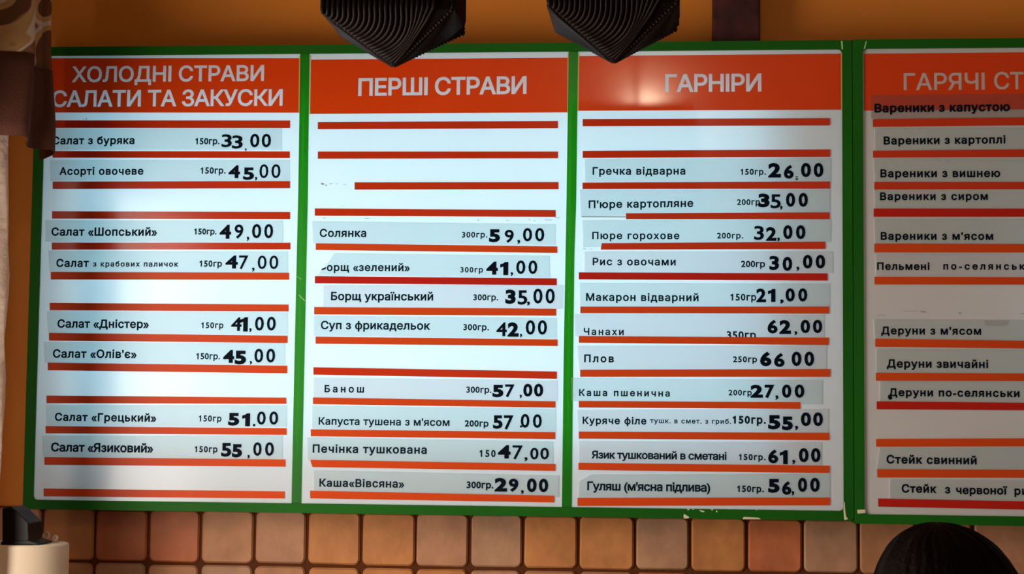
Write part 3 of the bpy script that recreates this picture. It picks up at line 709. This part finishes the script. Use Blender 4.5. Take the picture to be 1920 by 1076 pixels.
# ------------------------------------------------------------------ slatted pendant lamps
def pendant(A, B, C, T, Yf, label):
    """A, B front bottom corners, C right rear bottom corner, T apex (picture points)"""
    a = P(A[0], A[1], Yf); b = P(B[0], B[1], Yf)
    zb = (a.z + b.z) / 2; s = b.x - a.x
    rear = PZ(C[0], C[1], zb); dep = rear.y - Yf
    cx, cy = (a.x + b.x) / 2, Yf + dep / 2
    az = P(T[0], T[1], cy).z
    h = .115; zt = zb + h
    root = thing('pendant_lamp', (cx, cy, zt), label, 'lamp', 'slatted pendant lamps')
    hx, hy = s / 2, dep / 2
    e = .004
    bm = bmesh.new()
    def q(sx, sy, z, k=1): return bm.verts.new((cx + sx * (hx - e) * k, cy + sy * (hy - e) * k, z))
    lo = [q(-1, -1, zb), q(1, -1, zb), q(1, 1, zb), q(-1, 1, zb)]; up = [q(-1, -1, zt), q(1, -1, zt), q(1, 1, zt), q(-1, 1, zt)]
    ap = bm.verts.new((cx, cy, az + .003))
    for i in range(4):
        j = (i + 1) % 4
        bm.faces.new((lo[i], lo[j], up[j], up[i])); bm.faces.new((lo[j], lo[i], ap))
    bm.faces.new(up)
    bm_build('shade_core', bm, 'lamp_core', root, False)
    N = 22; r = s / N * .40
    # four faces, each turned a quarter; slats run down the side then sweep to the face's left hip
    for f in range(4):
        w, d = (hx, hy) if f % 2 == 0 else (hy, hx)
        R = Matrix.Rotation(f * math.pi / 2, 3, 'Z')
        for i in range(N):
            u = (i + .5) / N                     # 0 left .. 1 right
            x0 = -w + 2 * w * u * .88
            L = d                                # run towards the centre
            t = u ** .95                         # fraction along the hip to the apex
            ex, ev = -w + t * w, t * L
            vc = .78 * ev; xc = min(x0, w * (1 - vc / L) - .002)
            pts = [Vector((x0, -d, zt)), Vector((x0, -d, zb + .012)), Vector((x0, -d, zb + .003))]
            for k in range(1, 9):
                q_ = k / 8
                x = (1 - q_) ** 2 * x0 + 2 * q_ * (1 - q_) * xc + q_ ** 2 * ex
                v = 2 * q_ * (1 - q_) * vc + q_ ** 2 * ev
                pts.append(Vector((x, -d + v, zb - (zb - az) * v / L)))
            bm = bmesh.new()
            tube(bm, [R @ Vector((p.x, p.y, 0)) + Vector((cx, cy, p.z)) for p in pts], r, 6)
            bm_build('slat', bm, 'slat_wood', root, True)
    bm = bmesh.new(); lathe(bm, (cx, cy), [(.002, az - .001), (.006, az + .0005), (.009, az + .004), (.006, az + .008)], 16); bm_build('finial', bm, 'slat_wood', root, True)
    box('top_plate', cx - hx - .004, cx + hx + .004, cy - hy - .004, cy + hy + .004, zt, zt + .008, 'slat_wood', root)
    bm = bmesh.new(); tube(bm, [(cx, cy, zt + .008), (cx, cy, ZC - .03)], .004, 8); bm_build('cord', bm, 'cord', root)
    bm = bmesh.new(); lathe(bm, (cx, cy), [(.045, ZC), (.045, ZC - .012), (.012, ZC - .035)], 24); bm_build('ceiling_rose', bm, 'slat_wood', root)
pendant((600, 20), (848, 17), (885, 62), (745, 124), -.85, 'dark brown slatted pendant lamp over the ПЕРШІ СТРАВИ column')
pendant((1026, 6), (1270, 3), (1290, 55), (1163, 117), -.85, 'dark brown slatted pendant lamp over the ГАРНІРИ column, nearer the wooden post')

# round ceiling lamps of the room (behind the viewer's frame; their gleam shows on the orange header)
def globe_lamp(x, y, label):
    root = thing('ceiling_lamp', (x, y, ZC), label, 'lamp', 'lit globe lamps of the room')
    bm = bmesh.new(); lathe(bm, (x, y), [(.05, ZC), (.05, ZC - .02), (.02, ZC - .05), (.02, ZC - .09)], 24); bm_build('lamp_base', bm, 'bulb_metal', root)
    bm = bmesh.new(); bmesh.ops.create_uvsphere(bm, u_segments=24, v_segments=16, radius=.055, matrix=Matrix.Translation((x, y, ZC - .13))); bm_build('globe', bm, 'lit_globe', root)
g = P(1212, 206); d = g - CAM; k = (ZC - .13 - g.z) / d.z
globe_lamp(g.x + d.x * k, -d.y * k, 'round lit globe lamp on the ceiling reflected in the orange header')

# ------------------------------------------------------------------ window dressing at the left
def catmull(pts, n=6):
    out = []
    for i in range(len(pts) - 1):
        p0, p1, p2, p3 = pts[max(0, i - 1)], pts[i], pts[i + 1], pts[min(len(pts) - 1, i + 2)]
        for k in range(n):
            t = k / n
            out.append(.5 * ((2 * p1) + (p2 - p0) * t + (2 * p0 - 5 * p1 + 4 * p2 - p3) * t * t + (3 * p1 - p0 - 3 * p2 + p3) * t ** 3))
    out.append(pts[-1]); return out
def drape(name, plan, z0, z1, m, parent, nz, flare, thick=.0015, off=0):
    c = catmull([Vector((x, y)) for x, y in plan])
    n = len(c); V = []; F = []
    ln = [0]
    for a, b in zip(c, c[1:]): ln.append(ln[-1] + (b - a).length)
    uv = []
    for s in (0, 1):
        for j in range(nz + 1):
            z = z0 + (z1 - z0) * j / nz
            for i, p in enumerate(c):
                a = c[max(0, i - 1)]; b = c[min(n - 1, i + 1)]; t = (b - a).normalized(); nr = Vector((t.y, -t.x))
                f = flare(i / (n - 1), z)
                q = p + nr * (thick * s * -1 + off) + Vector(f)
                V.append((q.x, q.y, z)); uv.append((ln[i], z))
    def id(s, j, i): return s * (nz + 1) * n + j * n + i
    for j in range(nz):
        for i in range(n - 1):
            F.append((id(0, j, i), id(0, j, i + 1), id(0, j + 1, i + 1), id(0, j + 1, i)))
            F.append((id(1, j, i + 1), id(1, j, i), id(1, j + 1, i), id(1, j + 1, i + 1)))
    for i in range(n - 1):
        F.append((id(0, 0, i + 1), id(0, 0, i), id(1, 0, i), id(1, 0, i + 1))); F.append((id(0, nz, i), id(0, nz, i + 1), id(1, nz, i + 1), id(1, nz, i)))
    for j in range(nz):
        F.append((id(0, j, 0), id(0, j + 1, 0), id(1, j + 1, 0), id(1, j, 0))); F.append((id(0, j + 1, n - 1), id(0, j, n - 1), id(1, j, n - 1), id(1, j + 1, n - 1)))
    o = build(name, V, F, m, parent, True)
    ul = o.data.uv_layers.new(name='UVMap')
    for lp in o.data.loops: ul.data[lp.index].uv = uv[lp.vertex_index]
    return o
def plan(lst): return [(P(px, 260, Y).x, Y) for px, Y in lst]
vp = plan([(-420, -1.9), (-330, -1.7), (-300, -1.5), (-210, -1.3), (-220, -1.05), (-140, -.85), (-150, -.68), (-85, -.52), (-60, -.41), (-20, -.378), (25, -.368), (52, -.355), (55, -.33), (51, -.28), (56, -.235), (74, -.212), (94, -.204), (99, -.185), (97, -.155), (86, -.12), (75, -.08)])
zh = P(98, 281, -.205).z; zt_ = P(70, 130, -.21).z
val = thing('valance', (P(50, 260, -.35).x, -.35, zh), 'brown patterned pelmet valance with dark brown border hanging at upper left', 'curtain')
def vfl(u, z):
    k = (z - zh)
    return (.004 * math.sin(k * 14 + u * 9) - .006 * max(0, min(1, (k - .05) / .12)) * (u > .75), .004 * math.cos(k * 11 + u * 20))
drape('patterned_cloth', vp, zt_ - .004, ZC - .25, 'valance_print', val, 22, vfl)
drape('brown_border', vp, zh, zt_, 'border_brown', val, 6, vfl, .0024, .0006)
bm = bmesh.new(); tube(bm, [(vp[0][0] - .05, -1.95, ZC - .245), (vp[-1][0] - .06, -.03, ZC - .245)], .012, 10); bm_build('rail', bm, 'window_white', val)
sp = plan([(-275, -.60), (-240, -.56), (-232, -.52), (-165, -.47), (-155, -.42), (-80, -.37), (-55, -.35), (12, -.325), (19, -.31), (6, -.298), (-30, -.302)])
z_s1 = ZC - .32
def sfl(u, z):
    b = math.sin(max(0, min(1, (z - (CZ - .22)) / .72)) * math.pi)
    return (.0065 * b - .0040 + .0012 * math.sin(z * 41 + u * 30) + .0016 * math.sin(z * 23), .003 * math.sin(z * 33 + u * 50))
cur = thing('sheer_curtain', (P(10, 700, -.4).x, -.45, .06), 'white crinkled sheer curtain hanging down the left edge below the valance', 'curtain')
drape('curtain_cloth', sp, .06, z_s1, 'sheer_white', cur, 90, sfl)
bm = bmesh.new(); tube(bm, [(sp[0][0], -.66, z_s1), (sp[-1][0], -.29, z_s1)], .008, 10); bm_build('curtain_rod', bm, 'window_white', cur)

# ------------------------------------------------------------------ cream pedestal with things on top
yc = -.20
pr = P(125, 1040, yc); pc = P(40, 1040, yc); rad = pr.x - pc.x
ztop = P(125, 1018.5, yc).z
bm = bmesh.new()
lathe(bm, (pc.x, yc), [(rad * .98, 0), (rad, .01), (rad, ztop - .004), (rad - .0012, ztop - .001), (rad - .004, ztop), (rad - .012, ztop - .0005)], 72)
ped = bm_build('pedestal', bm, 'pedestal_cream')
tag(ped, 'cream round pedestal at lower left carrying a black box and beige rings', 'pedestal')
for p in ped.data.polygons:
    if len(p.vertices) > 4: p.use_smooth = False
yb_ = -.262
def prism(name, pts, y0, y1, m, parent=None, bevel=0):
    w = [P(px, py, y0) for px, py in pts]; n = len(w)
    v = [(p.x, y0, p.z) for p in w] + [(p.x, y1, p.z) for p in w]
    f = [tuple(reversed(range(n))), tuple(range(n, 2 * n))] + [(i, (i + 1) % n, n + (i + 1) % n, n + i) for i in range(n)]
    o = build(name, v, f, m, parent)
    if bevel:
        b = o.modifiers.new('bevel', 'BEVEL'); b.width = bevel; b.segments = 3
    return o
zk = ztop + .0002
def at_top(px, Y): return (538 - 0, 0)
def yat(px, Y, z):      # picture y of height z at depth Y (search)
    lo, hi = 0, 2000
    for _ in range(40):
        m_ = (lo + hi) / 2
        if P(px, m_, Y).z > z: lo = m_
        else: hi = m_
    return lo
yb0 = yat(40, yb_, zk)
bx = thing('black_box', (P(32, 1000, yb_).x, -.225, zk), 'glossy black box with slanted upper corner standing on the cream pedestal', 'box')
prism('box_body', [(4, 953), (20, 950), (30, 957), (53, 980), (54, 1004), (54, yb0 - 5), (4, yb0 - 5)], yb_ + .004, -.19, 'black_plastic', bx, .0015)
prism('box_foot', [(2, yb0 - 6), (52, yb0 - 8), (69, yb0 - 3), (71, yb0), (2, yb0)], yb_, -.185, 'black_plastic', bx, .001)
def ringthing(px, py_top, Y, w, hgt, label, tiltz):
    x = P(px, 1010, Y).x; z1 = P(px, py_top, Y).z; hh = z1 - zk
    root = thing('ring_ornament', (x, Y, zk), label, 'ornament', 'beige rings on the pedestal')
    bm = bmesh.new()
    R = w / 2
    pts = []
    for k in range(25):
        t = 2 * math.pi * k / 24
        pts.append(Vector((x + (R - .0028) * math.sin(t), Y + tiltz * math.cos(t), zk + hh - R + (R - .0028) * math.cos(t))))
    tube(bm, pts, .0028, 8, caps=False); bm_build('ring', bm, 'beige_ring', root)
    bm = bmesh.new(); lathe(bm, (x, Y), [(.0065, zk), (.0075, zk + .002), (.0055, zk + (hh - 2 * R) * .6 + .002), (.004, zk + max(.004, hh - 2 * R + .002))], 20); bm_build('ring_foot', bm, 'beige_ring', root)
ringthing(86, 996.5, -.165, .0155, 0, 'larger beige ring standing behind the rim of the cream pedestal', .002)
ringthing(103, 1002.5, -.160, .0125, 0, 'smaller beige ring at the right rim of the cream pedestal', .003)

# ------------------------------------------------------------------ the person in front (only the crown shows)
def person():
    Y = -1.06
    top = P(1758, 979, Y); X = P(1772, 979, Y).x
    zt = top.z                                   # crown
    hz = zt - .118                               # head centre
    root = thing('person', (X, Y, 0), 'person with dark hair seen from behind, crown of the head at lower right', 'person')
    # standing body, one skin
    me = bpy.data.meshes.new('body'); bm = bmesh.new(); sk = bm.verts.layers.skin.verify()
    def v(x, y, z, r, r2=None):
        q = bm.verts.new((x, y, z)); q[sk].radius = (r, r2 or r); return q
    S = zt / 1.60
    pel = v(0, 0, .88 * S, .125, .10); ab = v(0, 0, 1.02 * S, .115, .09); ch = v(0, -.01, 1.18 * S, .13, .095); sh = v(0, 0, 1.29 * S, .11, .075)
    nk = v(0, -.005, 1.36 * S, .048); hd0 = v(0, .015, 1.43 * S, .062); hd1 = v(0, .02, 1.49 * S, .078); hd2 = v(0, .005, 1.55 * S, .07)
    for a, b in ((pel, ab), (ab, ch), (ch, sh), (sh, nk), (nk, hd0), (hd0, hd1), (hd1, hd2)): bm.edges.new((a, b))
    nose = v(0, .105, 1.475 * S, .012); bm.edges.new((hd1, nose))
    for s in (-1, 1):
        ear = v(s * .078, .0, 1.48 * S, .014); bm.edges.new((hd1, ear))
        s0 = v(s * .155, 0, 1.28 * S, .055); el = v(s * .20, .01, 1.03 * S, .040); wr = v(s * .205, .07, .82 * S, .026); pa = v(s * .205, .085, .765 * S, .032, .020)
        for a, b in ((sh, s0), (s0, el), (el, wr), (wr, pa)): bm.edges.new((a, b))
        for i, (dy, ln) in enumerate(((-.026, .055), (-.009, .07), (.009, .075), (.026, .068))):
            f0 = v(s * .205, .09 + dy, .725 * S, .0095); f1 = v(s * .198, .10 + dy, .725 * S - ln * .55, .0085); f2 = v(s * .187, .105 + dy, .725 * S - ln, .0075)
            for a, b in ((pa, f0), (f0, f1), (f1, f2)): bm.edges.new((a, b))
        th = v(s * .195, .125, .755 * S, .010); t2 = v(s * .185, .135, .72 * S, .0085); bm.edges.new((pa, th)); bm.edges.new((th, t2))
        hp = v(s * .085, 0, .82 * S, .088); kn = v(s * .095, .01, .47 * S, .056); an = v(s * .10, -.015, .085 * S, .036); to = v(s * .11, .12, .035, .034)
        for a, b in ((pel, hp), (hp, kn), (kn, an), (an, to)): bm.edges.new((a, b))
    bm.to_mesh(me); bm.free(); me.skin_vertices[0].data[0].use_root = True
    me.materials.append(MATS['skin'])
    body = bpy.data.objects.new('body', me); COL.objects.link(body); body.parent = root
    m = body.modifiers.new('skin', 'SKIN'); m.use_smooth_shade = True
    sm = body.modifiers.new('sub', 'SUBSURF'); sm.levels = 2; sm.render_levels = 2
    # clothes follow the same skeleton, a little wider
    def garment(name, segs, mm):
        me = bpy.data.meshes.new(name); bm = bmesh.new(); sk = bm.verts.layers.skin.verify(); d = {}
        def g(p):
            if p not in d:
                q = bm.verts.new(p[:3]); q[sk].radius = (p[3], p[4] if len(p) > 4 else p[3]); d[p] = q
            return d[p]
        for a, b in segs: bm.edges.new((g(a), g(b)))
        bm.to_mesh(me); bm.free(); me.skin_vertices[0].data[0].use_root = True; me.materials.append(MATS[mm])
        o = bpy.data.objects.new(name, me); COL.objects.link(o); o.parent = root
        m = o.modifiers.new('skin', 'SKIN'); m.use_smooth_shade = True
        s_ = o.modifiers.new('sub', 'SUBSURF'); s_.levels = 2; s_.render_levels = 2
    A, B, C, D = (0, 0, .86 * S, .168, .138), (0, 0, 1.02 * S, .135, .108), (0, -.01, 1.18 * S, .148, .112), (0, 0, 1.295 * S, .118, .085)
    A0 = (0, 0, .76 * S, .172, .142)
    segs = [(A0, A), (A, B), (B, C), (C, D)]
    for s in (-1, 1):
        e0, e1, e2 = (s * .158, 0, 1.285 * S, .068), (s * .20, .01, 1.03 * S, .053), (s * .205, .065, .84 * S, .040)
        segs += [(D, e0), (e0, e1), (e1, e2)]
    garment('sweater', segs, 'knit')
    H = (0, 0, .90 * S, .140, .114); segs = []
    for s in (-1, 1):
        h1, h2, h3 = (s * .088, 0, .80 * S, .100), (s * .096, .01, .47 * S, .070), (s * .10, -.012, .09 * S, .056)
        segs += [(H, h1), (h1, h2), (h2, h3)]
    garment('trousers', segs, 'denim')
    for s in (-1, 1):
        bm = bmesh.new(); bmesh.ops.create_uvsphere(bm, u_segments=20, v_segments=12, radius=1)
        for q in bm.verts:
            q.co = Vector((X + s * .108 + q.co.x * .048, Y + .055 + q.co.y * .125, max(0, .04 + q.co.z * (.05 if q.co.y < .2 else .04))))
        bm_build('shoe', bm, 'shoe', root)
    # hair: crown a little to the left, longer fall on the right, strands combed from the crown
    bm = bmesh.new(); bmesh.ops.create_uvsphere(bm, u_segments=96, v_segments=64, radius=1)
    for q in bm.verts:
        c = q.co.copy()
        ang = math.atan2(c.y, c.x)
        rx, ry, rz = (.094 if c.x < 0 else .101), .112, .118
        x, y, z = c.x * rx, c.y * ry, c.z * rz
        if c.z > 0: x += -.010 * c.z * c.z
        if c.z < 0 and c.y < .35:               # falls to the nape and shoulders
            z = c.z * .25; x *= 1 + .10 * c.z; y = y * (1 + .15 * c.z) - .012 * -c.z
        elif c.z < -.15: x *= .80; y = min(y, .045); z = c.z * .10
        st = .0018 * math.sin(ang * 37 + 2.2 * noise.noise(c * 3)) + .0035 * noise.noise(Vector((ang * 4, c.z * 1.5, 0)))
        k = 1 + st / .1 * min(1, 1.4 * math.sqrt(max(0, 1 - c.z * c.z)))
        q.co = Vector((X + x * k, Y + y * k, hz + z * k))
    bm_build('hair', bm, 'hair_dark', root, True)
person()
